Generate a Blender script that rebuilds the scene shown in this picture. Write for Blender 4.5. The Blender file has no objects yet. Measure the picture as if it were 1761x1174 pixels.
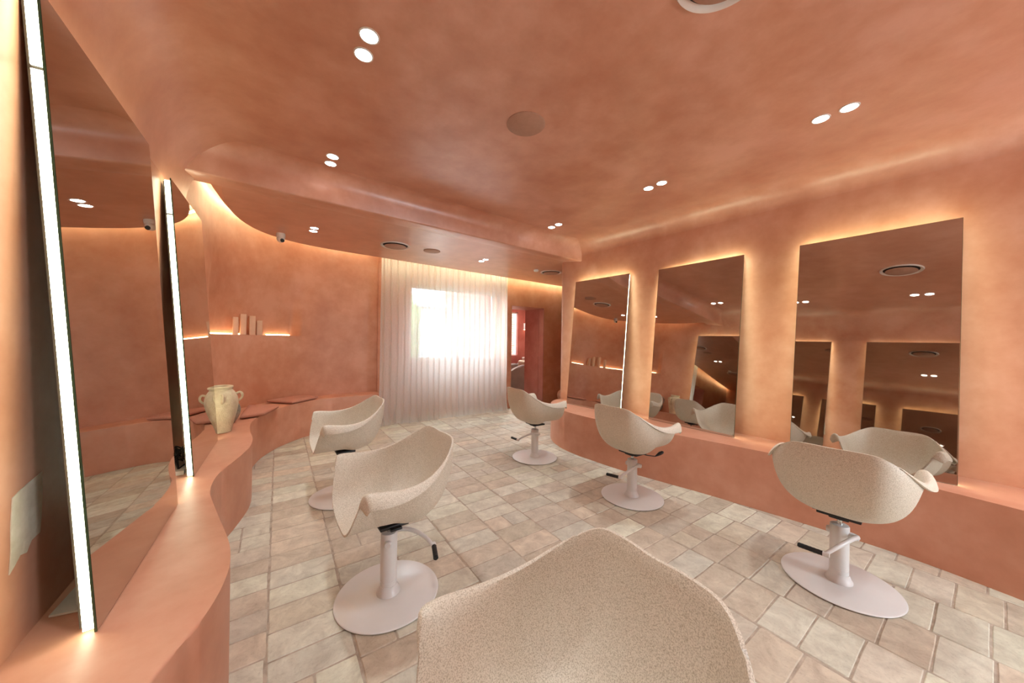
import bpy, bmesh, math, random
from mathutils import Vector, Matrix, Euler, noise
random.seed(7)
C = bpy.context.scene.collection
PI = math.pi
R = math.radians

# ------------------------------------------------------------------ materials
def srgb(r, g, b):
    f = lambda c: ((c/255+0.055)/1.055)**2.4 if c/255 > 0.04045 else c/255/12.92
    return (f(r), f(g), f(b), 1)

def new_mat(name):
    m = bpy.data.materials.new(name); m.use_nodes = True
    nt = m.node_tree; nt.nodes.clear()
    out = nt.nodes.new('ShaderNodeOutputMaterial')
    return m, nt, out

def N(nt, kind, **kw):
    n = nt.nodes.new(kind)
    for k, v in kw.items():
        if k in n.inputs.keys(): n.inputs[k].default_value = v
        else: setattr(n, k, v)
    return n

def principled(name, col, rough=0.5, metal=0.0, spec=0.5, coat=0.0, var=None, scale=6.0, bump=0.0, bscale=60.0, detail=6):
    m, nt, out = new_mat(name)
    p = nt.nodes.new('ShaderNodeBsdfPrincipled')
    p.inputs['Base Color'].default_value = col
    p.inputs['Roughness'].default_value = rough
    p.inputs['Metallic'].default_value = metal
    p.inputs['Specular IOR Level'].default_value = spec
    p.inputs['Coat Weight'].default_value = coat
    tc = N(nt, 'ShaderNodeTexCoord')
    if var is not None:
        nz = N(nt, 'ShaderNodeTexNoise', Scale=scale, Detail=detail, Roughness=0.6)
        nt.links.new(tc.outputs['Object'], nz.inputs['Vector'])
        rp = N(nt, 'ShaderNodeValToRGB')
        rp.color_ramp.elements[0].position = 0.35; rp.color_ramp.elements[1].position = 0.65
        rp.color_ramp.elements[0].color = col; rp.color_ramp.elements[1].color = var
        nt.links.new(nz.outputs['Fac'], rp.inputs['Fac'])
        nt.links.new(rp.outputs['Color'], p.inputs['Base Color'])
    if bump > 0:
        nb = N(nt, 'ShaderNodeTexNoise', Scale=bscale, Detail=4)
        nt.links.new(tc.outputs['Object'], nb.inputs['Vector'])
        b = N(nt, 'ShaderNodeBump', Strength=bump, Distance=0.01)
        nt.links.new(nb.outputs['Fac'], b.inputs['Height'])
        nt.links.new(b.outputs['Normal'], p.inputs['Normal'])
    nt.links.new(p.outputs['BSDF'], out.inputs['Surface'])
    return m

def emission(name, col, strength):
    m, nt, out = new_mat(name)
    e = N(nt, 'ShaderNodeEmission', Color=col, Strength=strength)
    nt.links.new(e.outputs['Emission'], out.inputs['Surface'])
    return m

def plaster(name, base, light, dark, rough=0.42, streak=(1, 1, 1)):
    """trowelled microcement: cloudy tone changes, thin trowel arcs, satin sheen"""
    m, nt, out = new_mat(name)
    p = nt.nodes.new('ShaderNodeBsdfPrincipled')
    tc = N(nt, 'ShaderNodeTexCoord')
    mp = N(nt, 'ShaderNodeMapping'); mp.inputs['Scale'].default_value = streak
    nt.links.new(tc.outputs['Object'], mp.inputs['Vector'])
    n1 = N(nt, 'ShaderNodeTexNoise', Scale=1.3, Detail=5, Roughness=0.62)
    n2 = N(nt, 'ShaderNodeTexNoise', Scale=4.5, Detail=7, Roughness=0.62)
    n3 = N(nt, 'ShaderNodeTexNoise', Scale=30.0, Detail=5, Roughness=0.65, Distortion=0.4)
    for n in (n1, n2, n3): nt.links.new(mp.outputs['Vector'], n.inputs['Vector'])
    a = N(nt, 'ShaderNodeMath', operation='MULTIPLY_ADD'); a.inputs[1].default_value = 0.55
    nt.links.new(n1.outputs['Fac'], a.inputs[0])
    b = N(nt, 'ShaderNodeMath', operation='MULTIPLY'); b.inputs[1].default_value = 0.45
    nt.links.new(n2.outputs['Fac'], b.inputs[0]); nt.links.new(b.outputs[0], a.inputs[2])
    rp = N(nt, 'ShaderNodeValToRGB')
    e = rp.color_ramp.elements
    e[0].position = 0.38; e[0].color = dark
    e[1].position = 0.62; e[1].color = light
    x = e.new(0.5); x.color = base
    nt.links.new(a.outputs[0], rp.inputs['Fac'])
    nt.links.new(rp.outputs['Color'], p.inputs['Base Color'])
    rr = N(nt, 'ShaderNodeMapRange'); rr.inputs['To Min'].default_value = rough-0.03; rr.inputs['To Max'].default_value = rough+0.07
    rr.inputs['From Min'].default_value = 0.3; rr.inputs['From Max'].default_value = 0.7
    nt.links.new(n1.outputs['Fac'], rr.inputs['Value']); nt.links.new(rr.outputs['Result'], p.inputs['Roughness'])
    ad = N(nt, 'ShaderNodeMath', operation='MULTIPLY_ADD'); ad.inputs[1].default_value = 0.12
    n4 = N(nt, 'ShaderNodeTexNoise', Scale=3.2, Detail=3, Roughness=0.5); nt.links.new(mp.outputs['Vector'], n4.inputs['Vector'])
    nt.links.new(n3.outputs['Fac'], ad.inputs[0]); nt.links.new(n4.outputs['Fac'], ad.inputs[2])
    bp = N(nt, 'ShaderNodeBump', Strength=0.14, Distance=0.012)
    nt.links.new(ad.outputs[0], bp.inputs['Height']); nt.links.new(bp.outputs['Normal'], p.inputs['Normal'])
    nt.links.new(p.outputs['BSDF'], out.inputs['Surface'])
    return m

M = {}
M['wall'] = plaster('terracotta_plaster', srgb(203,144,115), srgb(213,157,131), srgb(192,129,99), 0.45)
M['ceil'] = plaster('terracotta_ceiling', srgb(199,140,112), srgb(211,155,130), srgb(187,124,96), 0.34, (1, 1, 1))
M['ceil'].node_tree.nodes['Principled BSDF'].inputs['Coat Weight'].default_value = 0.55
M['ceil'].node_tree.nodes['Principled BSDF'].inputs['Coat Roughness'].default_value = 0.30
M['bench'] = plaster('terracotta_bench', srgb(206,147,120), srgb(214,159,133), srgb(196,135,107), 0.4)
M['dark_wall'] = plaster('wine_plaster', srgb(140,72,60), srgb(152,84,72), srgb(124,60,50), 0.36)

def brick_mat():
    m, nt, out = new_mat('handmade_brick')
    p = nt.nodes.new('ShaderNodeBsdfPrincipled')
    at = N(nt, 'ShaderNodeAttribute', attribute_name='tone')
    tc = N(nt, 'ShaderNodeTexCoord')
    n1 = N(nt, 'ShaderNodeTexNoise', Scale=9, Detail=8, Roughness=0.7, Distortion=0.6)
    n2 = N(nt, 'ShaderNodeTexNoise', Scale=70, Detail=6, Roughness=0.75)
    vo = N(nt, 'ShaderNodeTexVoronoi', Scale=38)
    for n in (n1, n2, vo): nt.links.new(tc.outputs['Object'], n.inputs['Vector'])
    rp = N(nt, 'ShaderNodeValToRGB')
    e = rp.color_ramp.elements
    e[0].position = 0.3; e[0].color = (0.66, 0.60, 0.56, 1)
    e[1].position = 0.68; e[1].color = (1.12, 1.10, 1.06, 1)
    nt.links.new(n1.outputs['Fac'], rp.inputs['Fac'])
    mx = N(nt, 'ShaderNodeMix', data_type='RGBA', blend_type='MULTIPLY'); mx.inputs[0].default_value = 0.85
    nt.links.new(at.outputs['Color'], mx.inputs[6]); nt.links.new(rp.outputs['Color'], mx.inputs[7])
    rp2 = N(nt, 'ShaderNodeValToRGB')
    rp2.color_ramp.elements[0].position = 0.28; rp2.color_ramp.elements[0].color = (0.6, 0.56, 0.53, 1)
    rp2.color_ramp.elements[1].position = 0.45; rp2.color_ramp.elements[1].color = (1, 1, 1, 1)
    nt.links.new(n2.outputs['Fac'], rp2.inputs['Fac'])
    m2 = N(nt, 'ShaderNodeMix', data_type='RGBA', blend_type='MULTIPLY'); m2.inputs[0].default_value = 0.6
    nt.links.new(mx.outputs[2], m2.inputs[6]); nt.links.new(rp2.outputs['Color'], m2.inputs[7])
    nt.links.new(m2.outputs[2], p.inputs['Base Color'])
    p.inputs['Roughness'].default_value = 0.6
    p.inputs['Specular IOR Level'].default_value = 0.3
    s = N(nt, 'ShaderNodeMath', operation='ADD')
    nt.links.new(n1.outputs['Fac'], s.inputs[0]); nt.links.new(n2.outputs['Fac'], s.inputs[1])
    bp = N(nt, 'ShaderNodeBump', Strength=0.35, Distance=0.006)
    nt.links.new(s.outputs[0], bp.inputs['Height']); nt.links.new(bp.outputs['Normal'], p.inputs['Normal'])
    nt.links.new(p.outputs['BSDF'], out.inputs['Surface'])
    return m
M['brick'] = brick_mat()
M['grout'] = principled('lime_grout', srgb(186,172,156), 0.9, var=srgb(150,136,120), scale=14, bump=0.4)

def shell_mat():
    m, nt, out = new_mat('speckled_shell')
    p = nt.nodes.new('ShaderNodeBsdfPrincipled')
    tc = N(nt, 'ShaderNodeTexCoord')
    n1 = N(nt, 'ShaderNodeTexNoise', Scale=330, Detail=2, Roughness=0.6)
    nt.links.new(tc.outputs['Object'], n1.inputs['Vector'])
    rp = N(nt, 'ShaderNodeValToRGB')
    e = rp.color_ramp.elements
    e[0].position = 0.36; e[0].color = srgb(182,171,150)
    e[1].position = 0.56; e[1].color = srgb(224,216,200)
    nt.links.new(n1.outputs['Fac'], rp.inputs['Fac'])
    nt.links.new(rp.outputs['Color'], p.inputs['Base Color'])
    p.inputs['Roughness'].default_value = 0.5
    bp = N(nt, 'ShaderNodeBump', Strength=0.05, Distance=0.002)
    nt.links.new(n1.outputs['Fac'], bp.inputs['Height']); nt.links.new(bp.outputs['Normal'], p.inputs['Normal'])
    nt.links.new(p.outputs['BSDF'], out.inputs['Surface'])
    return m
M['shell'] = shell_mat()
M['white'] = principled('white_enamel', srgb(222,221,219), 0.28, var=srgb(216,215,213), scale=3)
M['black'] = principled('black_plastic', srgb(26,25,26), 0.45, bump=0.1, bscale=200)
M['rubber'] = principled('ribbed_rubber', srgb(22,21,22), 0.6, bump=0.2, bscale=300)
M['chrome'] = principled('chrome', srgb(200,198,195), 0.12, metal=1.0, var=srgb(190,188,186), scale=20)
M['led'] = emission('led_diffuser', (1.0, 1.06, 0.76, 1), 14.0)
M['led_dim'] = emission('led_diffuser_dimmed', (1.0, 1.0, 0.72, 1), 6.5)
M['led_r'] = emission('led_diffuser_warm', (0.98, 1.10, 0.78, 1), 15.0)
M['led_top'] = emission('led_diffuser_top', (1.0, 1.06, 0.70, 1), 22.0)
M['cove'] = emission('led_cove', (1.0, 1.0, 0.62, 1), 40.0)
M['cove_wall'] = emission('led_cove_wall', (1.0, 0.98, 0.60, 1), 24.0)
M['niche'] = emission('led_niche', (1.0, 0.82, 0.46, 1), 14.0)
M['lens'] = emission('downlight_lens', (1.0, 0.97, 0.92, 1), 26.0)
M['lamp'] = emission('wall_lamp_lens', (1.0, 0.75, 0.5, 1), 12.0)
M['fixture'] = principled('white_fixture', srgb(225,215,205), 0.45, var=srgb(218,206,196), scale=10)
M['tan_cover'] = principled('tan_cover', srgb(176,134,112), 0.6, var=srgb(170,128,106), scale=30)
M['vent_in'] = principled('vent_dark', srgb(40,32,30), 0.6, bump=0.1)
M['alu'] = principled('aluminium_profile', srgb(150,145,138), 0.35, metal=0.8, var=srgb(140,136,130), scale=15)
M['backing'] = principled('dark_backing', srgb(58,42,32), 0.7, var=srgb(48,36,28), scale=8)
M['glass_edge'] = principled('green_glass_edge', srgb(52,74,54), 0.15, var=srgb(60,84,60), scale=20)
M['mirror'] = principled('tinted_mirror', (0.60, 0.545, 0.49, 1), 0.015, metal=1.0)
M['mirror'].node_tree.nodes['Principled BSDF'].inputs['Base Color'].default_value = (0.60, 0.57, 0.535, 1)
M['mirror_l'] = principled('clear_mirror', (0.56, 0.53, 0.48, 1), 0.015, metal=1.0)
M['clay'] = principled('pale_clay', srgb(196,176,146), 0.8, var=srgb(214,197,168), scale=14, bump=0.5, bscale=90)
M['clay_grey'] = principled('grey_clay', srgb(120,112,98), 0.8, var=srgb(165,155,138), scale=18, bump=0.5, bscale=90)
M['clay_in'] = principled('shaded_clay', srgb(120,84,58), 0.9, var=srgb(105,72,50), scale=10)
M['pot'] = principled('terracotta_pot', srgb(176,124,96), 0.7, var=srgb(188,138,110), scale=9, bump=0.3)
M['cushion'] = principled('terracotta_fabric', srgb(186,126,106), 0.9, var=srgb(194,135,114), scale=60, bump=0.4, bscale=420)
M['box'] = principled('blush_carton', srgb(222,182,156), 0.7, var=srgb(217,176,150), scale=8)
M['twig'] = principled('dark_twig', srgb(60,38,30), 0.8, var=srgb(82,54,42), scale=30, bump=0.4)
M['patch'] = principled('white_primer', srgb(222,212,194), 0.8, var=srgb(204,190,168), scale=14, bump=0.3)
M['grey_leather'] = principled('grey_leather', srgb(150,146,144), 0.5, var=srgb(140,136,134), scale=6, bump=0.2)
M['cream_leather'] = principled('cream_leather', srgb(205,190,168), 0.5, var=srgb(198,182,160), scale=6, bump=0.2)
M['ceramic'] = principled('glazed_ceramic', srgb(222,220,216), 0.12, var=srgb(216,214,210), scale=4)
M['frame'] = principled('white_window_frame', srgb(225,224,222), 0.4, var=srgb(218,217,214), scale=8)
M['render'] = principled('white_render', srgb(225,222,216), 0.9, var=srgb(214,210,204), scale=3, bump=0.3)
M['roof'] = principled('grey_roof', srgb(135,135,138), 0.8, var=srgb(120,120,124), scale=5)
M['pave'] = principled('outdoor_paving', srgb(190,186,178), 0.9, var=srgb(175,170,162), scale=4)
M['leaf'] = principled('hedge_leaf', srgb(110,130,96), 0.8, var=srgb(130,148,112), scale=12, bump=0.5)
M['soot'] = principled('black_cable', srgb(18,17,17), 0.5, bump=0.1)
M['cable_box'] = principled('white_driver', srgb(205,200,190), 0.5, var=srgb(198,192,182), scale=10)
M['lens_dark'] = principled('camera_lens', srgb(14,14,16), 0.1, coat=0.5)

def glass():
    m, nt, out = new_mat('window_glass')
    t = N(nt, 'ShaderNodeBsdfTransparent', Color=(0.93, 0.95, 0.95, 1))
    g = N(nt, 'ShaderNodeBsdfGlossy', Roughness=0.02)
    mx = N(nt, 'ShaderNodeMixShader', Fac=0.06)
    nt.links.new(t.outputs[0], mx.inputs[1]); nt.links.new(g.outputs[0], mx.inputs[2])
    nt.links.new(mx.outputs[0], out.inputs['Surface'])
    return m
M['glass'] = glass()

def sheer():
    m, nt, out = new_mat('sheer_linen')
    tc = N(nt, 'ShaderNodeTexCoord')
    mp = N(nt, 'ShaderNodeMapping'); mp.inputs['Scale'].default_value = (160, 160, 45)
    nz = N(nt, 'ShaderNodeTexNoise', Scale=1.0, Detail=3)
    nt.links.new(tc.outputs['Object'], mp.inputs['Vector']); nt.links.new(mp.outputs['Vector'], nz.inputs['Vector'])
    rp = N(nt, 'ShaderNodeValToRGB')
    rp.color_ramp.elements[0].position = 0.3; rp.color_ramp.elements[0].color = srgb(222,220,216)
    rp.color_ramp.elements[1].position = 0.7; rp.color_ramp.elements[1].color = srgb(232,231,228)
    nt.links.new(nz.outputs['Fac'], rp.inputs['Fac'])
    d = N(nt, 'ShaderNodeBsdfDiffuse'); tr = N(nt, 'ShaderNodeBsdfTranslucent')
    nt.links.new(rp.outputs['Color'], d.inputs['Color']); nt.links.new(rp.outputs['Color'], tr.inputs['Color'])
    m1 = N(nt, 'ShaderNodeMixShader', Fac=0.40)
    nt.links.new(d.outputs[0], m1.inputs[1]); nt.links.new(tr.outputs[0], m1.inputs[2])
    tp = N(nt, 'ShaderNodeBsdfTransparent')
    m2 = N(nt, 'ShaderNodeMixShader', Fac=0.30)
    nt.links.new(m1.outputs[0], m2.inputs[1]); nt.links.new(tp.outputs[0], m2.inputs[2])
    nt.links.new(m2.outputs[0], out.inputs['Surface'])
    return m
M['sheer'] = sheer()

def brickwall():
    m, nt, out = new_mat('red_brick_wall')
    p = nt.nodes.new('ShaderNodeBsdfPrincipled')
    tc = N(nt, 'ShaderNodeTexCoord')
    sep = N(nt, 'ShaderNodeSeparateXYZ'); cmb = N(nt, 'ShaderNodeCombineXYZ')
    nt.links.new(tc.outputs['Object'], sep.inputs[0])
    nt.links.new(sep.outputs['X'], cmb.inputs['X']); nt.links.new(sep.outputs['Z'], cmb.inputs['Y'])
    b = N(nt, 'ShaderNodeTexBrick', Scale=1.0)
    b.inputs['Brick Width'].default_value = 0.22; b.inputs['Row Height'].default_value = 0.075
    b.inputs['Mortar Size'].default_value = 0.008
    b.inputs['Color1'].default_value = srgb(150,72,52); b.inputs['Color2'].default_value = srgb(178,104,80)
    b.inputs['Mortar'].default_value = srgb(200,190,178)
    nt.links.new(cmb.outputs[0], b.inputs['Vector'])
    nt.links.new(b.outputs['Color'], p.inputs['Base Color'])
    p.inputs['Roughness'].default_value = 0.9
    nt.links.new(p.outputs['BSDF'], out.inputs['Surface'])
    return m
M['brickwall'] = brickwall()

# ------------------------------------------------------------------ helpers
def obj(name, bm, mat, parent=None, smooth=True, angle=40, loc=None, recalc=True):
    if recalc: bmesh.ops.recalc_face_normals(bm, faces=bm.faces)
    me = bpy.data.meshes.new(name)
    bm.to_mesh(me); bm.free()
    mats = mat if isinstance(mat, (list, tuple)) else [mat]
    for m in mats: me.materials.append(m)
    if smooth:
        me.polygons.foreach_set('use_smooth', [True]*len(me.polygons))
        try: me.set_sharp_from_angle(angle=R(angle))
        except Exception: pass
    o = bpy.data.objects.new(name, me); C.objects.link(o)
    if parent: o.parent = parent
    if loc: o.location = loc
    return o

def tag(o, label, cat, group=None, kind=None):
    if label: o['label'] = label
    if cat: o['category'] = cat
    if group: o['group'] = group
    if kind: o['kind'] = kind
    return o

def thing(name, label, cat, loc=(0, 0, 0), rotz=0, group=None):
    o = bpy.data.objects.new(name, None); C.objects.link(o)
    o.empty_display_size = 0.1
    o.location = loc; o.rotation_euler = (0, 0, rotz)
    return tag(o, label, cat, group)

def struct(o, label=None, cat=None):
    o['kind'] = 'structure'
    if label: o['label'] = label
    if cat: o['category'] = cat
    return o

def dup(root, loc, rotz, label, group=None):
    r = root.copy(); C.objects.link(r); r.location = loc; r.rotation_euler = (root.rotation_euler.x, root.rotation_euler.y, rotz)
    r['label'] = label
    if group: r['group'] = group
    for ch in list(root.children):
        c = ch.copy(); C.objects.link(c); c.parent = r
        for g in list(ch.children):
            d = g.copy(); C.objects.link(d); d.parent = c
    return r

def add_box(bm, x0, x1, y0, y1, z0, z1, bev=0.0, seg=2, mi=0):
    v = [bm.verts.new(p) for p in ((x0,y0,z0),(x1,y0,z0),(x1,y1,z0),(x0,y1,z0),(x0,y0,z1),(x1,y0,z1),(x1,y1,z1),(x0,y1,z1))]
    fs = [bm.faces.new([v[i] for i in q]) for q in ((0,3,2,1),(4,5,6,7),(0,1,5,4),(1,2,6,5),(2,3,7,6),(3,0,4,7))]
    for f in fs: f.material_index = mi
    if bev > 0:
        es = list({e for f in fs for e in f.edges})
        r = bmesh.ops.bevel(bm, geom=es, offset=bev, segments=seg, profile=0.5, affect='EDGES')
        return r
    return fs

def box(x0, x1, y0, y1, z0, z1, bev=0.0, seg=2):
    bm = bmesh.new(); add_box(bm, x0, x1, y0, y1, z0, z1, bev, seg); return bm

def add_lathe(bm, prof, seg=48, cx=0, cy=0, mi=0, close=True):
    rings = []
    for r, z in prof:
        if r < 1e-6: rings.append([bm.verts.new((cx, cy, z))])
        else: rings.append([bm.verts.new((cx+r*math.cos(2*PI*i/seg), cy+r*math.sin(2*PI*i/seg), z)) for i in range(seg)])
    for a, b in zip(rings[:-1], rings[1:]):
        for i in range(seg):
            j = (i+1) % seg
            if len(a) == 1 and len(b) == 1: continue
            if len(a) == 1: f = bm.faces.new((a[0], b[j], b[i]))
            elif len(b) == 1: f = bm.faces.new((a[i], a[j], b[0]))
            else: f = bm.faces.new((a[i], a[j], b[j], b[i]))
            f.material_index = mi

def lathe(prof, seg=48, cx=0, cy=0):
    bm = bmesh.new(); add_lathe(bm, prof, seg, cx, cy); return bm

def catmull(pts, n=8, closed=False):
    P = [Vector(p) for p in pts]; out = []
    m = len(P)
    rng = range(m if closed else m-1)
    for i in rng:
        p0 = P[(i-1) % m] if (closed or i > 0) else P[0]*2-P[1]
        p1 = P[i]; p2 = P[(i+1) % m]
        p3 = P[(i+2) % m] if (closed or i+2 < m) else P[-1]*2-P[-2]
        for k in range(n):
            t = k/n
            out.append(0.5*((2*p1)+(-p0+p2)*t+(2*p0-5*p1+4*p2-p3)*t*t+(-p0+3*p1-3*p2+p3)*t**3))
    if not closed: out.append(P[-1].copy())
    return out

def add_tube(bm, path, rad, seg=12, cap=True, mi=0):
    path = [Vector(p) for p in path]
    rs = rad if isinstance(rad, (list, tuple)) else [rad]*len(path)
    rings = []; up = None
    for i, p in enumerate(path):
        t = (path[min(i+1, len(path)-1)]-path[max(i-1, 0)]).normalized()
        if up is None:
            up = Vector((0, 0, 1)) if abs(t.z) < 0.9 else Vector((1, 0, 0))
        u = (up - t*up.dot(t)).normalized(); w = t.cross(u); up = u
        rings.append([bm.verts.new(p+(u*math.cos(2*PI*k/seg)+w*math.sin(2*PI*k/seg))*rs[i]) for k in range(seg)])
    for a, b in zip(rings[:-1], rings[1:]):
        for k in range(seg):
            f = bm.faces.new((a[k], a[(k+1) % seg], b[(k+1) % seg], b[k])); f.material_index = mi
    if cap:
        bm.faces.new(rings[0][::-1]).material_index = mi; bm.faces.new(rings[-1]).material_index = mi

def tube(path, rad, seg=12):
    bm = bmesh.new(); add_tube(bm, path, rad, seg); return bm

def extrude_poly(pts, z0, z1, bev=0.0, seg=3):
    bm = bmesh.new()
    top = [bm.verts.new((p[0], p[1], z1)) for p in pts]
    f = bm.faces.new(top)
    r = bmesh.ops.extrude_face_region(bm, geom=[f])
    vs = [g for g in r['geom'] if isinstance(g, bmesh.types.BMVert)]
    for v in vs: v.co.z = z0
    if bev > 0:
        es = [e for e in bm.edges if all(abs(v.co.z-z1) < 1e-6 for v in e.verts)]
        bmesh.ops.bevel(bm, geom=es, offset=bev, segments=seg, profile=0.5, affect='EDGES')
    return bm

def loft(bm, rows, mi=0):
    V = [[bm.verts.new(p) for p in r] for r in rows]
    for a, b in zip(V[:-1], V[1:]):
        for i in range(len(a)-1):
            f = bm.faces.new((a[i], a[i+1], b[i+1], b[i])); f.material_index = mi
    return V

# ------------------------------------------------------------------ floor
def build_floor():
    bm = bmesh.new()
    col = bm.loops.layers.float_color.new('tone')
    tones = [(206,184,163),(203,176,150),(210,188,165),(200,170,145),(213,193,168),(202,175,153),(197,166,141),(207,185,163),(205,174,149),(196,169,147)]
    x0, x1, y0, y1 = -0.7, 6.9, -2.65, 9.0
    pitch, rp = 0.336, 0.1672
    cxs = []
    x = -0.026-3*pitch
    while x < x1: cxs.append(x); x += pitch
    for ci, cx in enumerate(cxs):
        y = y0+random.uniform(-0.02, 0.02) - 0.02
        off = 0.142-math.floor((0.142-y0)/rp)*rp
        y = off+random.uniform(-0.012, 0.012)
        while y < y1:
            w = rp+random.uniform(-0.011, 0.011)
            ya, yb = y+0.0022, y+w-0.0022
            xa, xb = cx+0.0032+random.uniform(-.003, .003), cx+pitch-0.0032+random.uniform(-.004, .004)
            split = random.random() < 0.10
            parts = [(xa, xb)] if not split else [(xa, xa+(xb-xa)*0.5-0.003), (xa+(xb-xa)*0.5+0.003, xb)]
            for (a, b) in parts:
                t = random.choice(tones); k = random.uniform(0.97, 1.05)
                c = srgb(min(255, (t[0]-3)*k), min(255, (t[1]+17)*k), min(255, (t[2]+25)*k))
                if b < x0 or a > x1: continue
                zt = random.uniform(-0.0012, 0.0012)
                r = 0.007
                out = []
                j = lambda: random.uniform(-0.002, 0.002)
                for (px, py, sx, sy) in ((a, ya, 1, 1), (b, ya, -1, 1), (b, yb, -1, -1), (a, yb, 1, -1)):
                    q = [(px, py+sy*r), (px+sx*r*0.3, py+sy*r*0.3), (px+sx*r, py)]
                    if sx*sy < 0: q = q[::-1]
                    out += [(u+j()*0.5, v+j()*0.5) for u, v in q]
                    # wobble along the following edge
                n = len(out); ring = []
                for i in range(n):
                    p, q = out[i], out[(i+1) % n]
                    ring.append(p)
                    d = math.hypot(q[0]-p[0], q[1]-p[1])
                    if d > 0.05:
                        for s in (0.33, 0.66): ring.append((p[0]+(q[0]-p[0])*s+j(), p[1]+(q[1]-p[1])*s+j()))
                mx_, my_ = (a+b)/2, (ya+yb)/2
                inner = [bm.verts.new((mx_+(u-mx_)*(1-0.005/((b-a)/2)), my_+(v-my_)*(1-0.005/((yb-ya)/2)), zt)) for u, v in ring]
                outer = [bm.verts.new((u, v, -0.0045)) for u, v in ring]
                fs = [bm.faces.new(inner)]
                for i in range(len(ring)):
                    fs.append(bm.faces.new((outer[i], outer[(i+1) % len(ring)], inner[(i+1) % len(ring)], inner[i])))
                for f in fs:
                    for l in f.loops: l[col] = c
            y += w
    g = [bm.verts.new(p) for p in ((x0, y0, -0.003), (x1, y0, -0.003), (x1, y1, -0.003), (x0, y1, -0.003))]
    f = bm.faces.new(g); f.material_index = 1
    for l in f.loops: l[col] = (1, 1, 1, 1)
    return struct(obj('floor', bm, [M['brick'], M['grout']], recalc=False, smooth=False), 'floor of worn stack-bonded beige handmade bricks', 'floor')
build_floor()

# ------------------------------------------------------------------ room shell
ZC = 2.86; XL = -0.605; YB = -2.6
WR = lambda y: 3.95-0.07*y
def smoothstep(t): t = max(0, min(1, t)); return t*t*(3-2*t)

# left wall + its continuation around the waiting corner
LW = catmull([(XL, YB, 0), (XL, -1, 0), (XL, 1, 0), (XL, 3.0, 0), (XL, 4.0, 0), (-0.60, 4.6, 0), (-0.52, 5.05, 0), (-0.34, 5.47, 0), (-0.05, 5.78, 0), (0.35, 5.98, 0), (0.85, 6.06, 0), (1.42, 6.06, 0)], 14)
split_i = min(range(len(LW)), key=lambda i: abs(LW[i].y-3.42) + (10 if LW[i].x > 0 else 0))
# main left wall (with the concave sweep into the ceiling carried by the ceiling mesh)
bm = bmesh.new()
rows = [[(p.x, p.y, z) for p in LW[:split_i+1]] for z in (0, 0.6, 1.2, 1.8, 2.41)]
loft(bm, rows)
wl = struct(obj('wall_left', bm, M['wall']), 'terracotta plaster wall behind the left mirrors', 'wall')
# primer patch behind the first left mirror
pp = [(1.562, 0.945), (1.60, 0.955), (1.64, 0.962), (1.706, 0.972), (1.708, 0.90), (1.704, 0.83), (1.698, 0.785), (1.655, 0.782), (1.63, 0.757), (1.60, 0.765), (1.575, 0.748), (1.552, 0.735), (1.558, 0.80), (1.556, 0.87)]
bm = bmesh.new(); f = bm.faces.new([bm.verts.new((XL+0.0025, y, z-0.005)) for y, z in pp])
r = bmesh.ops.extrude_face_region(bm, geom=[f])
for v in [g for g in r['geom'] if isinstance(g, bmesh.types.BMVert)]: v.co.x -= 0.002
o = obj('primer_patch', bm, M['patch'], wl); o['label'] = 'rough white primer patch'

# curved waiting-corner wall with the recessed shelf niche
bm = bmesh.new()
cw = LW[split_i:]
def slope(p): return p.x/p.y
ZS = 1.425
def recess(p, z):
    s = slope(p)
    e0 = smoothstep((s+0.128)/0.008); e1 = 1-smoothstep((s-0.030)/0.022)
    if p.y < 4.3: e0 = 0
    if z < ZS: return 0
    v = 1-smoothstep((z-ZS)/0.95)
    return 0.115*e0*e1*v
zs = [0, 0.5, 0.9, 1.3, ZS-0.012, ZS-0.001, ZS+0.0, ZS+0.03, ZS+0.1, 1.6, 1.75, 1.9, 2.05, 2.2, 2.4, 2.6, 2.75, 3.0]
cw2 = []
for a, b in zip(cw[:-1], cw[1:]):
    for k in range(4): cw2.append(a.lerp(b, k/4))
cw2.append(cw[-1])
nor = []
for i, p in enumerate(cw2):
    t = (cw2[min(i+1, len(cw2)-1)]-cw2[max(i-1, 0)]).normalized(); nor.append(Vector((-t.y, t.x, 0)))
rows = []
for zi, z in enumerate(zs):
    zz = z if zi != 6 else ZS+0.0001
    rows.append([(p.x+n.x*recess(p, zz), p.y+n.y*recess(p, zz), zz) for p, n in zip(cw2, nor)])
loft(bm, rows)
struct(obj('wall_back', bm, M['wall'], angle=60), 'curved terracotta corner wall with a lit shelf recess', 'wall')

# window wall behind the curtain (opening x 1.96..3.79, z 1.02..2.40)
bm = bmesh.new()
X0, X1, Z0, Z1, YW = 1.96, 3.79, 1.02, 2.40, 6.04
for (a, b, c, d) in ((1.40, X0, 0, 3.0), (X1, 3.86, 0, 3.0), (X0, X1, 0, Z0), (X0, X1, Z1, 3.0)):
    add_box(bm, a, b, YW, YW+0.18, c, d)
struct(obj('wall_window', bm, M['wall'], smooth=False), 'terracotta wall around the window behind the curtain', 'wall')
# door wall: pier, wall right of opening, lintel and deep right jamb
YD = 5.74
bm = bmesh.new()
add_box(bm, 3.86, 3.985, YD, 6.4, 0, 3.0)
add_box(bm, 4.86, 6.9, YD, 6.42, 0, 3.0)
add_box(bm, 3.985, 4.86, YD, 6.4, 2.135, 3.0)
o = obj('wall_door', bm, [M['wall']], smooth=False); struct(o, 'terracotta wall with the doorway to the wash room', 'wall')
M['reveal'] = plaster('rose_plaster', srgb(190,136,128), srgb(202,150,142), srgb(178,122,114), 0.31)
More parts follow.
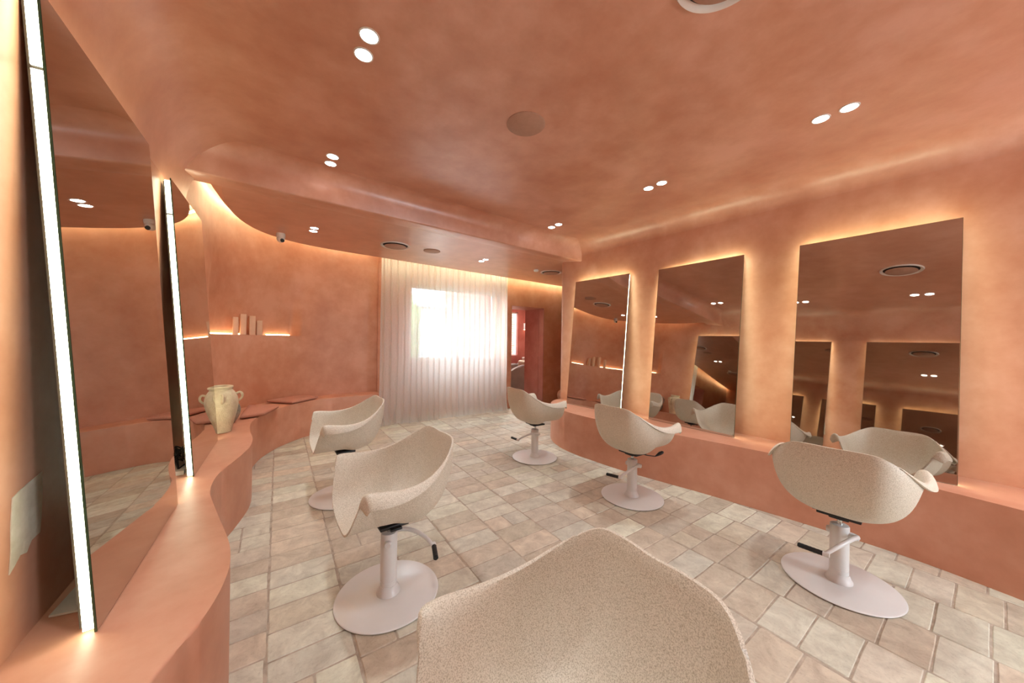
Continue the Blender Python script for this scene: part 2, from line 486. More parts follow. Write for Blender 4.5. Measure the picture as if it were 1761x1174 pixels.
# glossy lining of the doorway's right reveal
bm = bmesh.new(); add_box(bm, 4.842, 4.86, YD+0.002, 6.42, 0, 2.135)
add_box(bm, 4.836, 4.842, YD+0.16, YD+0.185, 0, 2.135)
struct(obj('trim_2', bm, M['reveal'], smooth=False), 'polished dark pink plaster reveal on the right of the doorway', 'trim')
# right wall
bm = bmesh.new()
ys = [YB+(3.9-YB)*i/24 for i in range(25)]
loft(bm, [[(WR(y), y, z) for y in ys] for z in (0, 0.7, 1.4, 2.1, 2.71)])
# rounded end of the wall and the return face
ex, ey = WR(3.9), 3.9
arc = [(ex, 3.88)]+[(ex+0.05-0.05*math.cos(a), 3.90+0.05*math.sin(a)) for a in [PI/2*i/6 for i in range(7)]]+[(6.9, 3.95)]
loft(bm, [[(x, y, z) for x, y in arc] for z in (0, 1.0, 2.0, 3.0)])
struct(obj('wall_right', bm, M['wall']), 'terracotta plaster wall behind the three right mirrors', 'wall')
bm = bmesh.new(); add_box(bm, 6.9, 7.0, 3.9, 9.1, 0, 3.0)
struct(obj('wall_passage', bm, M['wall'], smooth=False), 'terracotta wall at the end of the passage', 'wall')
bm = bmesh.new(); add_box(bm, -0.8, 2.6, YB-0.1, YB, 0, 3.0); add_box(bm, 3.8, 4.4, YB-0.1, YB, 0, 3.0); add_box(bm, 2.6, 3.8, YB-0.1, YB, 2.2, 3.0); add_box(bm, 2.6, 3.8, YB-0.1, YB, 0, .55)
struct(obj('wall_front', bm, M['wall'], smooth=False), 'terracotta wall behind the photographer', 'wall')

# main ceiling with concave sweeps into both side walls
bm = bmesh.new()
rows = []
ysC = [YB+(3.60-YB)*i/40 for i in range(41)]
for y in ysC:
    r = []
    for i in range(13):
        a = PI/2*i/12
        r.append((XL+0.36*(1-math.cos(a)), y, 2.40+0.46*math.sin(a)))
    xr = WR(y)
    xa, xb = XL+0.36, xr-0.26
    for i in range(1, 12): r.append((xa+(xb-xa)*i/12, y, ZC))
    for i in range(13):
        a = PI/2*i/12
        r.append((xb+0.26*math.sin(a), y, ZC-0.17*(1-math.cos(a))))
    rows.append(r)
loft(bm, rows)
struct(obj('ceiling', bm, M['ceil'], angle=80), 'polished terracotta ceiling sweeping into the side walls', 'ceiling')

# beam (trim_1) from the left wall to the end of the right wall
def lipy(x): return 3.355+0.0415*(x+0.5)
def backy(x): return 3.69+0.040*(x+0.4)
bm = bmesh.new()
xs = [-0.70+(3.70+0.70)*i/30 for i in range(31)]
rows = []
rr = 0.13
rows.append([(x, lipy(x)-rr-0.02, ZC+0.01) for x in xs])
for i in range(9):
    a = PI/2*i/8
    rows.append([(x, lipy(x)-rr+rr*math.sin(a), ZC-rr*(1-math.cos(a))) for x in xs])
rows.append([(x, lipy(x), 2.614) for x in xs])
rows.append([(x, lipy(x)+0.004, 2.604) for x in xs])
rows.append([(x, lipy(x)+0.014, 2.600) for x in xs])
rows.append([(x, backy(x), 2.648) for x in xs])
rows.append([(x, backy(x), 2.95) for x in xs])
loft(bm, rows)
# closed right end
e = [bm.verts.new((3.70, y, z)) for y, z in ((lipy(3.7), ZC-0.05), (lipy(3.7), 2.60), (backy(3.7), 2.648), (backy(3.7), ZC-0.05))]
bm.faces.new(e)
struct(obj('trim_1', bm, M['ceil'], angle=50), 'terracotta ceiling beam across the room with a rounded upper edge', 'beam')

# lowered ceiling slab over the waiting area, stopping short of the back wall
edge = catmull([(-0.40, 3.69, 0), (-0.415, 3.9, 0), (-0.41, 4.25, 0), (-0.345, 4.62, 0), (-0.22, 4.92, 0), (-0.03, 5.14, 0), (0.20, 5.27, 0), (0.48, 5.345, 0), (0.885, 5.384, 0), (1.266, 5.40, 0)], 8)
edge += [Vector((2.5, 5.46, 0)), Vector((3.723, 5.52, 0)), Vector((5.376, 5.61, 0)), Vector((6.9, 5.66, 0))]
ZL = 2.65
poly = [(p.x, p.y) for p in edge]+[(6.9, 3.96), (3.72, 3.92), (3.70, backy(3.7)-0.02)]+[(x, backy(x)-0.002) for x in (3.0, 2.0, 1.0, 0.0)]
bm = extrude_poly(poly, ZL+0.12, ZL, 0.0)
# chamfered outer lip at the left end
struct(obj('ceiling.001', bm, M['ceil'], smooth=False), 'lowered terracotta ceiling over the waiting corner and curtain', 'ceiling')
# sloping outer lip at the slab's left end (seen against the lit wall)
bm = bmesh.new()
n = 22
ra = []; rb = []
for i in range(n):
    p = edge[i]
    w = 0.075*(1-smoothstep(i/(n-1)))
    q = edge[i+1]; t = (q-p).normalized(); nn = Vector((-t.y, t.x, 0))
    ra.append((p.x, p.y, ZL)); rb.append((p.x+nn.x*w, p.y+nn.y*w, ZL+0.006+w*0.25))
loft(bm, [ra, rb])
loft(bm, [rb, [(x, y, ZL+0.12) for x, y, z in rb]])
struct(obj('trim_3', bm, M['ceil']), 'sloping terracotta lip at the left end of the lowered ceiling', 'trim')
# soffit closing the light recess above
bm = bmesh.new()
add_box(bm, -0.8, 7.0, 3.62, 6.3, 2.98, 3.02)
struct(obj('ceiling.002', bm, M['wall'], smooth=False), 'top of the light recess above the lowered ceiling', 'ceiling')

# cove light on the outer side of the slab
def offset_path(pts, d):
    out = []
    for i, p in enumerate(pts):
        t = (pts[min(i+1, len(pts)-1)]-pts[max(i-1, 0)]).normalized(); out.append(Vector((p.x-t.y*d, p.y+t.x*d, 0)))
    return out
def strip_bm(bm, pts, d0, d1, za, zb):
    A = []; B = []
    for i, p in enumerate(pts):
        t = (pts[min(i+1, len(pts)-1)]-pts[max(i-1, 0)]).normalized(); nn = Vector((-t.y, t.x, 0))
        A.append(p+nn*d0); B.append(p+nn*d1)
    loft(bm, [[(p.x, p.y, z) for p in P] for P, z in ((A, za), (B, za), (B, zb), (A, zb), (A, za))])
bm = bmesh.new()
strip_bm(bm, [p for p in edge if p.x >= 1.26], .003, .015, ZL+.050, ZL+.066)
cl = obj('cove_light_strip', bm, M['cove'], smooth=False)
tag(cl, 'warm light strip above the curtain and doorway along the lowered ceiling', 'light strip', 'ceiling cove light strips')
bm = bmesh.new()
strip_bm(bm, [p for p in LW if p.y > 3.9 and p.x < 1.30], -.075, -.045, 2.925, 2.94)
cl = obj('cove_light_strip', bm, M['cove_wall'], smooth=False)
tag(cl, 'warm light strip grazing down the curved wall above the shelf', 'light strip', 'ceiling cove light strips')

# ------------------------------------------------------------------ benches
LB = catmull([(-.34,-2.6,0),(-.24,-1.7,0),(-.15,-1.05,0),(-.25,-.4,0),(-.36,.1,0),(-.38,.55,0),(-.33,.95,0),(-.262,1.238,0),(-.195,1.408,0),(-.160,1.546,0),(-.146,1.70,0),(-.158,1.86,0),(-.19,2.02,0),(-.245,2.26,0),(-.308,2.56,0),(-.319,2.78,0),(-.298,2.965,0),(-.258,3.107,0),(-.215,3.284,0),(-.178,3.5,0),(-.175,3.75,0),(-.207,4.05,0),(-.222,4.30,0),(-.212,4.52,0),(-.144,4.84,0),(0.0,5.16,0),(.16,5.38,0),(.32,5.55,0),(.52,5.665,0),(.80,5.71,0),(1.25,5.715,0),(1.40,5.715,0)], 6)
back = [(p.x, p.y) for p in LW if p.x < 1.41]
poly = [(p.x, p.y) for p in LB]+[(1.40, 6.05)]+[(x+0.0, y-0.0) for x, y in reversed(back)]
bm = extrude_poly(poly, 0, 0.5, 0.008, 3)
struct(obj('trim_4', bm, M['bench'], angle=35), 'wavy built-in terracotta bench along the left wall and waiting corner', 'bench')
RB = catmull([(3.72,3.93,0),(3.55,3.90,0),(3.36,3.78,0),(3.22,3.60,0),(3.125,3.40,0),(3.07,3.18,0),(3.055,2.9,0),(3.09,2.48,0),(3.155,2.11,0),(3.275,1.6,0),(3.36,1.15,0),(3.42,.79,0),(3.455,.48,0),(3.46,.22,0),(3.42,-.1,0),(3.34,-.55,0),(3.30,-1.1,0),(3.36,-1.7,0),(3.44,-2.2,0),(3.46,-2.6,0)], 6)
poly = [(p.x, p.y) for p in RB]+[(WR(YB)+0.01, YB), (WR(3.9)+0.012, 3.9)]
bm = extrude_poly(poly, 0, 0.5, 0.008, 3)
struct(obj('trim_5', bm, M['bench'], angle=35), 'curved built-in terracotta bench along the right wall', 'bench')

# ------------------------------------------------------------------ mirrors
def mirror(name, label, b0, b1, lean, height, side, mat, ledmat, near_first=True, led_face=0.024, inset=0.012):
    """b0,b1: bottom corners of the face, lean: how far the top falls back, side: +1 faces +X (left wall), -1 faces -X"""
    b0 = Vector(b0); b1 = Vector(b1)
    w = (b1-b0).length
    c = (b0+b1)/2
    ang = math.atan2(b1.y-b0.y, b1.x-b0.x)
    root = thing(name, label, 'mirror', (c.x, c.y, 0.502), 0, 'leaning mirrors with light strips')
    # local frame: X along the width, -Y = facing direction, Z up the leaning face
    if side > 0: rz = ang+PI*0          # X -> +Y world, so local -Y = +X world
    else: rz = ang
    tilt = math.atan2(lean, height)
    L = math.hypot(lean, height)
    root.rotation_euler = Euler((-tilt, 0, rz), 'XYZ')
    h = w/2
    zb = math.sin(tilt)*0.046     # lift so the lower back edge clears the bench
    bm = bmesh.new(); add_box(bm, -h, h, 0.0005, 0.006, 0.0, L)
    ge = obj('glass_edge', bm, M['glass_edge'], root, smooth=False)
    bm = bmesh.new(); v = [bm.verts.new(p) for p in ((-h+.0015, 0, 0.0015), (h-.0015, 0, 0.0015), (h-.0015, 0, L-.0015), (-h+.0015, 0, L-.0015))]
    bm.faces.new(v); obj('mirror_face', bm, mat, root, smooth=False, recalc=False)
    i = inset
    bm = bmesh.new(); add_box(bm, -h+i+.006, h-i-.006, 0.007, 0.040, zb+0.012, L-i-.006)
    obj('backing_panel', bm, M['backing'], root, smooth=False)
    y0, y1 = 0.0085, 0.0085+led_face
    # three light strips: two uprights in two lengths with a small joint, and the top
    j = 1.65
    for sx in (-1, 1):
        a, b = sorted((sx*(h-i), sx*(h-i-.006)))
        bm = bmesh.new(); add_box(bm, a, b, y0, y1, zb+0.004, j); obj('light_strip', bm, ledmat, root, smooth=False)
        bm = bmesh.new(); add_box(bm, a, b, y0, y1, j+0.012, L-i); obj('light_strip', bm, ledmat, root, smooth=False)
    bm = bmesh.new(); add_box(bm, -h+i, h-i, y0, y1, L-i-.006, L-i); obj('light_strip', bm, M['led_top'] if side < 0 else ledmat, root, smooth=False)
    return root
# local +Y is the back of the mirror.  For the left wall local X = +Y world -> local Y = -X world (back) : faces +X
HL, HR = 1.87, 1.79
mirror('leaning_mirror', 'tall leaning mirror nearest the camera on the left bench, bright strip down its near edge', (-.438, 1.542), (-.427, 2.478), 0.125, HL, 1, M['mirror_l'], M['led'])
mirror('leaning_mirror', 'narrow-looking leaning mirror behind the clay jar on the left bench, strip on its near edge', (-.430, 2.915), (-.416, 3.832), 0.125, HL, 1, M['mirror_l'], M['led'])
mirror('leaning_mirror', 'leaning mirror on the left bench beside the photographer, seen in the right mirrors', (-.436, .17), (-.436, 1.11), 0.125, HL, 1, M['mirror_l'], M['led_dim'])
mirror('leaning_mirror', 'leaning mirror on the left bench behind the photographer', (-.436, -1.20), (-.436, -.26), 0.125, HL, 1, M['mirror_l'], M['led_dim'])
# right wall: local X must run from far to near (world -Y) so that the back points to +X
mirror('leaning_mirror', 'smallest looking right-wall mirror, leaning beside the passage at the far end', (3.463, 3.559), (3.532, 2.679), 0.165, HR, -1, M['mirror'], M['led_r'])
mirror('leaning_mirror', 'middle right-wall mirror leaning between two glowing wall strips', (3.609, 2.333), (3.619, 1.428), 0.165, HR, -1, M['mirror'], M['led_r'])
mirror('leaning_mirror', 'largest looking right-wall mirror, leaning behind the nearest right chair', (3.631, 1.002), (3.643, .129), 0.185, HR, -1, M['mirror'], M['led_r'])

# ------------------------------------------------------------------ chairs
def shell_bm():
    # right half of the crest line (x, y front+, z), from front centre round to back centre
    K = [(0,.246,.434),(.065,.248,.440),(.125,.250,.460),(.182,.250,.496),(.222,.245,.540),(.252,.235,.594),(.273,.223,.645),(.289,.212,.690),(.304,.196,.710),
         (.316,.132,.705),(.321,.051,.696),(.315,-.041,.701),(.297,-.122,.724),(.262,-.203,.770),(.216,-.261,.819),(.163,-.291,.848),(.083,-.298,.853),(0,-.296,.850)]
    half = catmull([(-K[1][0], K[1][1], K[1][2])]+K+[(-K[-2][0], K[-2][1], K[-2][2])], 5)[5:-5]
    right = half
    full = right+[Vector((-p.x, p.y, p.z)) for p in reversed(right[1:-1])]
    n = len(full)
    c = Vector((0, 0.0, .430))
    rings = [[None]*n]
    NR = 20
    U = [(p.x, p.z) for p in half if p.y > .195]
    def uz(x):
        for (xa, za), (xb, zb) in zip(U[:-1], U[1:]):
            if xa <= x <= xb+1e-9: return za+(zb-za)*(x-xa)/max(1e-6, xb-xa)
        return U[-1][1]
    XM = U[-1][0]
    bm = bmesh.new()
    cen = bm.verts.new(c)
    V = []
    for k in range(1, NR+1):
        t = k/NR; ring = []
        for p in full:
            # back: flat seat then a smooth rise; front and arms: the U section runs straight back
            wf = smoothstep((p.y+0.16)/0.24)
            hx = math.sin(t*PI/2)**0.74; hz = (1-math.cos(t*PI/2))**1.22
            hf = 1-(1-t)**1.35
            zp = c.z+(p.z-c.z)*hz
            xe = min(abs(p.x), XM)
            den = uz(xe)-c.z
            ratio = (p.z-c.z)/den if den > 0.01 else 1.0
            zf = c.z+(uz(xe*hf)-c.z)*ratio
            h_ = hx*(1-wf)+hf*wf
            ring.append(bm.verts.new((c.x+(p.x-c.x)*h_, c.y+(p.y-c.y)*h_, zp*(1-wf)+zf*wf)))
        V.append(ring)
    # lips over the arms: crest rolls outward and down
    cum = list(full)
    def lipw(p):
        f = max(0.0, min(1.0, (p.y+0.25)/0.40))             # fades toward the back
        g = smoothstep((p.z-0.650)/0.036)           # starts where the crest of the arm begins
        return f*g
    for (du, dz) in ((0.008, 0.003), (0.017, 0.001), (0.026, -0.008), (0.034, -0.023), (0.039, -0.041), (0.043, -0.058)):
        ring = []
        for p in full:
            w = lipw(p); s = 1 if p.x > 0 else -1
            extra = 0.22*w*du*smoothstep((p.y-0.12)/0.1)
            ring.append(bm.verts.new((p.x+s*(du*w), p.y-0.25*abs(min(0, dz))*w, p.z+dz*w+0.0004*du)))
        V.append(ring)
    for j in range(n): bm.faces.new((cen, V[0][j], V[0][(j+1) % n]))
    for a, b in zip(V[:-1], V[1:]):
        for j in range(n):
            q = (a[j], b[j], b[(j+1) % n], a[(j+1) % n])
            bm.faces.new(q)
    bmesh.ops.remove_doubles(bm, verts=bm.verts, dist=0.0008)
    return bm

def make_chair(label):
    t = thing('salon_chair', label, 'chair', group='cream shell salon chairs on white discs')
    sh = obj('seat_shell', shell_bm(), M['shell'], t, angle=180)
    so = sh.modifiers.new('thickness', 'SOLIDIFY'); so.thickness = 0.010; so.offset = 0.0
    bv = sh.modifiers.new('round', 'BEVEL'); bv.width = 0.003; bv.segments = 2; bv.limit_method = 'ANGLE'; bv.angle_limit = R(50)
    # under-seat mechanism
    bm = bmesh.new()
    add_box(bm, -.095, .095, -.075, .075, .402, .420, .004)
    add_box(bm, -.045, .045, -.055, .055, .386, .406, .008)
    add_box(bm, -.120, -.085, -.03, .03, .400, .412, .003)
    obj('seat_mechanism', bm, M['black'], t)
    obj('gas_stem', lathe([(0, .33), (.0125, .33), (.0125, .388), (.019, .39), (.019, .40), (0, .40)], 24), M['chrome'], t)
    bm = bmesh.new()
    add_lathe(bm, [(0, .03), (.043, .03), (.043, .0825), (.0415, .084), (.0415, .086), (.043, .0875), (.0435, .338), (.041, .344), (.030, .346), (0, .346)], 40)
    obj('column', bm, M['white'], t)
    obj('column_collar', lathe([(0, .013), (.062, .013), (.062, .022), (.055, .032), (.048, .05), (.0455, .06), (0, .06)], 40), M['white'], t)
    obj('base_disc', lathe([(0, .016), (.262, .0135), (.267, .0115), (.2685, .009), (.267, .006), (.25, .0035), (0, .0035)], 96), M['white'], t)
    obj('base_gasket', lathe([(0, .0005), (.255, .0005), (.255, .0045), (0, .0045)], 64), M['rubber'], t)
    return t

def make_lever_mesh(t, a):
    """pump lever as one part (arm) with the grip as its sub-part"""
    bm = bmesh.new()
    add_tube(bm, [(-.058, 0, .298), (-.052, 0, .298), (.0, 0, .298), (.06, 0, .298), (.082, 0, .298)], [.015, .019, .020, .019, .015], 20)
    path = catmull([(.074, 0, .300), (.072, .05, .312), (.055, .12, .308), (.022, .19, .280), (-.008, .232, .248), (-.012, .24, .244)], 6)
    add_tube(bm, path, [.0135-.004*i/(len(path)-1) for i in range(len(path))], 12)
    add_tube(bm, [(.006, .240, .244), (-.012, .241, .244), (-.024, .242, .244)], .0125, 14)
    arm = obj('pump_lever', bm, M['white'], t); arm.rotation_euler = (0, 0, a)
    for v in arm.data.vertices: v.co.x *= -1
    arm.data.flip_normals()
    bm = bmesh.new()
    pts = [(-.022-.0085*i, .242+.0008*i, .244) for i in range(13)]
    add_tube(bm, pts, [.0125 if i % 2 else .0135 for i in range(13)], 16)
    add_tube(bm, [(-.124, .2516, .244), (-.129, .252, .244)], .0105, 14)
    g = obj('lever_grip', bm, M['rubber'], arm)
    for v in g.data.vertices: v.co.x *= -1
    g.data.flip_normals()
    g['label'] = 'black ribbed grip'
    return arm

chairs = [
    # x, y, facing angle (deg, direction of the front), lever direction (deg, world), label
    (.514, 1.892, 183.0, None, 'cream shell chair on the left, centre front, white lever with black grip to its right'),
    (.495, 3.298, 181.7, None, 'cream shell chair half hidden behind the front left chair, facing the jar'),
    (2.558, 3.160, -2.8, None, 'cream shell chair farthest away, in front of the doorway and curtain'),
    (2.659, 1.874, -1.8, None, 'middle cream chair of the right row with a black tilt paddle under the seat'),
    (2.748, .515, 4.4, None, 'cream shell chair at right, nearest the largest right mirror'),
    (.503, .505, 178.3, None, 'large cream chair shell cropped by the bottom edge of the photo'),
]
proto = make_chair(chairs[0][4])
make_lever_mesh(proto, 0)
levdir = [R(-22), R(-10), R(178), R(194), R(180), R(0)]
roots = []
for i, (x, y, fa, _, lab) in enumerate(chairs):
    rz = R(fa-90)
    if i == 0:
        r_ = proto; r_.location = (x, y, 0); r_.rotation_euler = (0, 0, rz)
    else:
        r_ = dup(proto, (x, y, 0), rz, lab)
    roots.append(r_)
# lever direction: local +Y of the lever points along levdir (world)
for r_, (x, y, fa, _, lab), ld in zip(roots, chairs, levdir):
    for ch in r_.children:
        if ch.name.startswith('pump_lever'): ch.rotation_euler = (0, 0, ld-PI/2-R(fa-90))
# tilt paddle of the middle right chair
r_ = roots[3]
fa = R(chairs[3][2]-90)
dvec = Vector((math.cos(R(-35)), math.sin(R(-35)), 0))      # world direction to the right of the picture
dl = Matrix.Rotation(-fa, 3, 'Z') @ dvec
P = lambda s, z: tuple(dl*s+Vector((0, 0, z)))
bm = tube(catmull([P(.05, .408), P(.085, .406), P(.11, .386), P(.15, .378), P(.205, .372), P(.225, .378)], 5), .0045, 10)
pd = obj('tilt_handle', bm, M['black'], r_)
bm = bmesh.new()
add_tube(bm, [P(.21, .374), P(.225, .382), P(.25, .398), P(.275, .410), P(.283, .413)], [.004, .010, .016, .013, .004], 12)
bmesh.ops.scale(bm, vec=(1, 1, 1), verts=bm.verts)
obj('paddle', bm, M['black'], pd)

# ------------------------------------------------------------------ ceiling fixtures
def downlight_proto(label):
    t = thing('downlight', label, 'downlight', group='round recessed downlights in pairs')
    obj('trim_ring', lathe([(.0400, -.0005), (.0400, -.004), (.0435, -.0045), (.0475, -.003), (.048, 0), (.040, 0.0)], 32), M['fixture'], t)
    obj('lens', lathe([(0, -.0022), (.039, -.0022), (.040, -.0005), (0, -.0005)], 32), M['lens'], t)
    return t
pairs = []
for x, ys_, z in ((.343, [3.124, 1.805, .49, -.83, -2.14], ZC), (2.85, [3.185, 1.815, .589, -.70, -2.0], ZC)):
    for y in ys_: pairs.append((x, y, z))
pairs += [(.323, 4.505, ZL), (2.615, 4.57, ZL)]
where = {(.343, 3.124): 'over the half hidden left chair', (.343, 1.805): 'near the top edge, above the front left chair', (.343, .49): 'above the cropped chair', (.343, -.83): 'behind the photographer on the left', (.343, -2.14): 'far behind the photographer on the left',
         (2.85, 3.185): 'next to the right end of the beam', (2.85, 1.815): 'above the middle right chair', (2.85, .589): 'above the nearest right chair', (2.85, -.70): 'behind the photographer on the right', (2.85, -2.0): 'far behind the photographer on the right',
         (.323, 4.505): 'in the lowered ceiling beside the camera dome', (2.615, 4.57): 'in the lowered ceiling in front of the curtain'}
dp = None
for (x, y, z) in pairs:
    for s, w in ((-1, 'nearer'), (1, 'farther')):
        lab = '%s lit lens of the downlight pair %s' % (w, where[(x, y)])
        yy = y+s*0.066
        if dp is None:
            dp = downlight_proto(lab); dp.location = (x, yy, z)
        else: dup(dp, (x, yy, z), 0, lab)
    ld = bpy.data.lights.new('downlight_beam', 'SPOT'); ld.energy = 62 if z > 2.8 else 60
    ld.color = (0.93, 0.985, 1.0); ld.spot_size = R(112 if abs(y-3.15) > .1 else 62); ld.spot_blend = 1.0; ld.shadow_soft_size = 0.055
    lo = bpy.data.objects.new('downlight_beam', ld); C.objects.link(lo); lo.location = (x, y, z-0.02)

def round_cover(name, label, x, y, z, r, cat):
    t = obj(name, lathe([(0, -.006), (r-.004, -.006), (r, -.003), (r, 0), (0, 0)], 64), M['tan_cover'], loc=(x, y, z))
    return tag(t, label, cat)
round_cover('ceiling_speaker', 'large flat round tan speaker cover in the middle of the main ceiling', 1.353, 1.82, ZC, .129, 'speaker')
round_cover('ceiling_speaker', 'small flat round speaker cover in the lowered ceiling above the curtain', 1.766, 4.55, ZL, .115, 'speaker')
def vent(label, x, y, z, r):
    t = thing('air_vent', label, 'vent', (x, y, z), 0, 'round ceiling air vents')
    obj('outer_ring', lathe([(r*.86, 0), (r, 0), (r, -.006), (r*.97, -.014), (r*.90, -.012), (r*.84, -.002), (r*.82, 0)], 64), M['fixture'], t)
    obj('duct', lathe([(0, -.001), (r*.86, -.001), (r*.86, .0), (0, .0)], 64), M['vent_in'], t)
    obj('centre_disc', lathe([(0, -.026), (r*.70, -.024), (r*.74, -.019), (r*.72, -.014), (0, -.012)], 64), M['tan_cover'], t)
    obj('hanger', lathe([(0, -.013), (.02, -.013), (.02, 0), (0, 0)], 16), M['vent_in'], t)
vent('round air vent cut off by the top edge of the photo', 1.40, .603, ZC, .185)
vent('round air vent with dark slot in the lowered ceiling above the curtain left end', 1.27, 4.58, ZL, .19)
vent('round air vent in the lowered ceiling in front of the doorway', 4.03, 4.59, ZL, .19)
vent('round air vent in the main ceiling behind the photographer', 1.40, -1.55, ZC, .185)
t = obj('smoke_sensor', lathe([(0, -.035), (.03, -.033), (.042, -.022), (.045, -.006), (.045, 0), (0, 0)], 32), M['fixture'], loc=(3.695, 4.60, ZL))
tag(t, 'small white round sensor on the lowered ceiling beside the right vent', 'sensor')
# dome camera
t = thing('security_camera', 'white turret camera under the edge of the lowered ceiling above the shelf', 'camera', (.012, 4.93, ZL))
obj('mount', lathe([(0, 0), (.046, 0), (.048, -.02), (.046, -.045), (.03, -.05), (0, -.05)], 32), M['fixture'], t)
bm = bmesh.new(); bmesh.ops.create_uvsphere(bm, u_segments=28, v_segments=18, radius=.043)
bmesh.ops.translate(bm, verts=bm.verts, vec=(0, -.004, -.066)); obj('turret', bm, M['fixture'], t)
bm = bmesh.new(); add_tube(bm, [(0.012, -.03, -.082), (0.018, -.047, -.094)], .021, 24); ln = obj('lens', bm, M['lens_dark'], t); ln['label'] = 'black camera lens'

# ------------------------------------------------------------------ curtain
bm = bmesh.new()
NXC, NZC = 520, 46
x0, x1 = 1.335, 3.80
random.seed(3)
pl = [0.0]
while pl[-1] < 1: pl.append(pl[-1]+random.uniform(.036, .056))
pl = [p/pl[-1] for p in pl]
def phase(u):
    for i in range(len(pl)-1):
        if u <= pl[i+1]: return i+(u-pl[i])/(pl[i+1]-pl[i])
    return len(pl)-1
ph = [phase(i/NXC) for i in range(NXC+1)]
amp = [random.uniform(.6, 1.3) for _ in range(len(pl)+2)]
rows = []
for k in range(NZC+1):
    z = 2.93*(k/NZC)**1.0
    w = z/2.93
    r = []
    for i in range(NXC+1):
        u = i/NXC; p = ph[i]; a = amp[int(p)]*(1-(p % 1))+amp[min(int(p)+1, len(amp)-1)]*(p % 1)
        q_ = p % 1.0
        ridge = math.exp(-((q_-0.5)/0.19)**2)
        s = 1.35*ridge-0.45+0.25*math.sin(2*PI*p*2+1.0)*w
        low = (1-w)
        A = .025*a*(0.75+0.65*low)
        xx = x0+(x1-x0)*u+0.018*w*(1-u)+0.006*math.sin(2*PI*q_)
        nx = noise.noise(Vector((xx*2.2, z*0.7, 3.1)))*0.05*low+noise.noise(Vector((xx*6, z*1.3, 7.7)))*0.022*low
        yy = 5.645-0.03*low-A*s+nx
        zz = z
        if z < 0.30:                       # break on the floor
            q = 1-z/0.30
            nn = noise.noise(Vector((xx*6.0, 0.3, 1.7)))
            yy += -0.075*q*q*(0.5+1.1*nn)-0.045*math.sin(q*PI)*(0.3+nn)
            zz = 0.006+z*(1-0.25*q)+0.03*q*max(0, nn)
            xx += 0.03*q*noise.noise(Vector((xx*9, 2.2, z*5)))
        r.append((xx, yy, zz))
    rows.append(r)
loft(bm, rows)
cu = obj('sheer_curtain', bm, M['sheer'], angle=180)
tag(cu, 'floor-length pleated sheer off-white curtain over the window', 'curtain')

# window
t = struct(thing('window_1', 'bright window behind the sheer curtain', 'window', (0, 0, 0)))
bm = bmesh.new()
for a in ((X0, X0+.05, Z0, Z1), (X1-.05, X1, Z0, Z1), (X0+.05, X1-.05, Z0, Z0+.05), (X0+.05, X1-.05, Z1-.05, Z1), (2.90, 2.945, Z0+.05, Z1-.05)):
    add_box(bm, a[0], a[1], YW+.10, YW+.15, a[2], a[3], .004)
obj('window_frame', bm, M['frame'], t)
bm = bmesh.new(); add_box(bm, X0+.05, X1-.05, YW+.122, YW+.126, Z0+.05, Z1-.05); obj('pane', bm, M['glass'], t, smooth=False)
bm = bmesh.new()
for k in range(7): add_box(bm, X0+.055, X1-.055, YW+.045, YW+.07, Z1-.03-.03*k, Z1-.026-.03*k)
add_box(bm, X0+.05, X1-.05, YW+.03, YW+.085, Z1-.02, Z1)
bl = obj('venetian_blind', bm, M['frame'], t, smooth=False); bl['label'] = 'raised white slatted blind'

# ------------------------------------------------------------------ outside
bm = bmesh.new(); add_box(bm, -8, 16, 6.25, 22, -.25, -.15)
struct(obj('ground_outside', bm, M['pave'], smooth=False), 'pale paved ground outside the window', 'ground')
t = thing('neighbouring_house', 'pale house with a low grey roof outside the curtained window', 'house', (3.3, 12.5, -.15))
obj('house_wall', box(-3.5, 3.4, 0, 4, 0, 3.0), M['render'], t, smooth=False)
bm = bmesh.new()
loft(bm, [[(-4.0, -.6, 2.9), (3.9, -.6, 2.9)], [(-4.0, 2.0, 4.2), (3.9, 2.0, 4.2)], [(-4.0, 4.5, 2.9), (3.9, 4.5, 2.9)], [(-4.0, 4.5, 2.75), (3.9, 4.5, 2.75)], [(-4.0, -.6, 2.75), (3.9, -.6, 2.75)], [(-4.0, -.6, 2.9), (3.9, -.6, 2.9)]])
obj('roof', bm, M['roof'], t, smooth=False)
obj('door_panel', box(.5, 1.5, -.03, 0, 0, 2.1), M['roof'], t, smooth=False)
bm = bmesh.new()
bmesh.ops.create_icosphere(bm, subdivisions=5, radius=1)
for v in bm.verts:
    n_ = noise.noise(v.co*3)*.18+noise.noise(v.co*9)*.1+noise.noise(v.co*22)*.06
    v.co = Vector((v.co.x*.55, v.co.y*.55, v.co.z*1.5+1.4))*(1+n_)
hd = obj('shrub', bm, M['leaf'], loc=(2.35, 8.4, -.15)); tag(hd, 'tall soft green shrub outside the left side of the window', 'shrub')

# glazed shop front behind the photographer (daylight on the right end of the room)
t = struct(thing('window_3', 'street window behind the photographer', 'window', (0, 0, 0)))
bm = bmesh.new()
for a in ((2.6, 2.65, .55, 2.2), (3.75, 3.8, .55, 2.2), (2.65, 3.75, .55, .6), (2.65, 3.75, 2.15, 2.2)): add_box(bm, a[0], a[1], YB-.08, YB-.03, a[2], a[3])
obj('window_frame', bm, M['frame'], t, smooth=False)
obj('pane', box(2.65, 3.75, YB-.06, YB-.055, .6, 2.15), M['glass'], t, smooth=False)

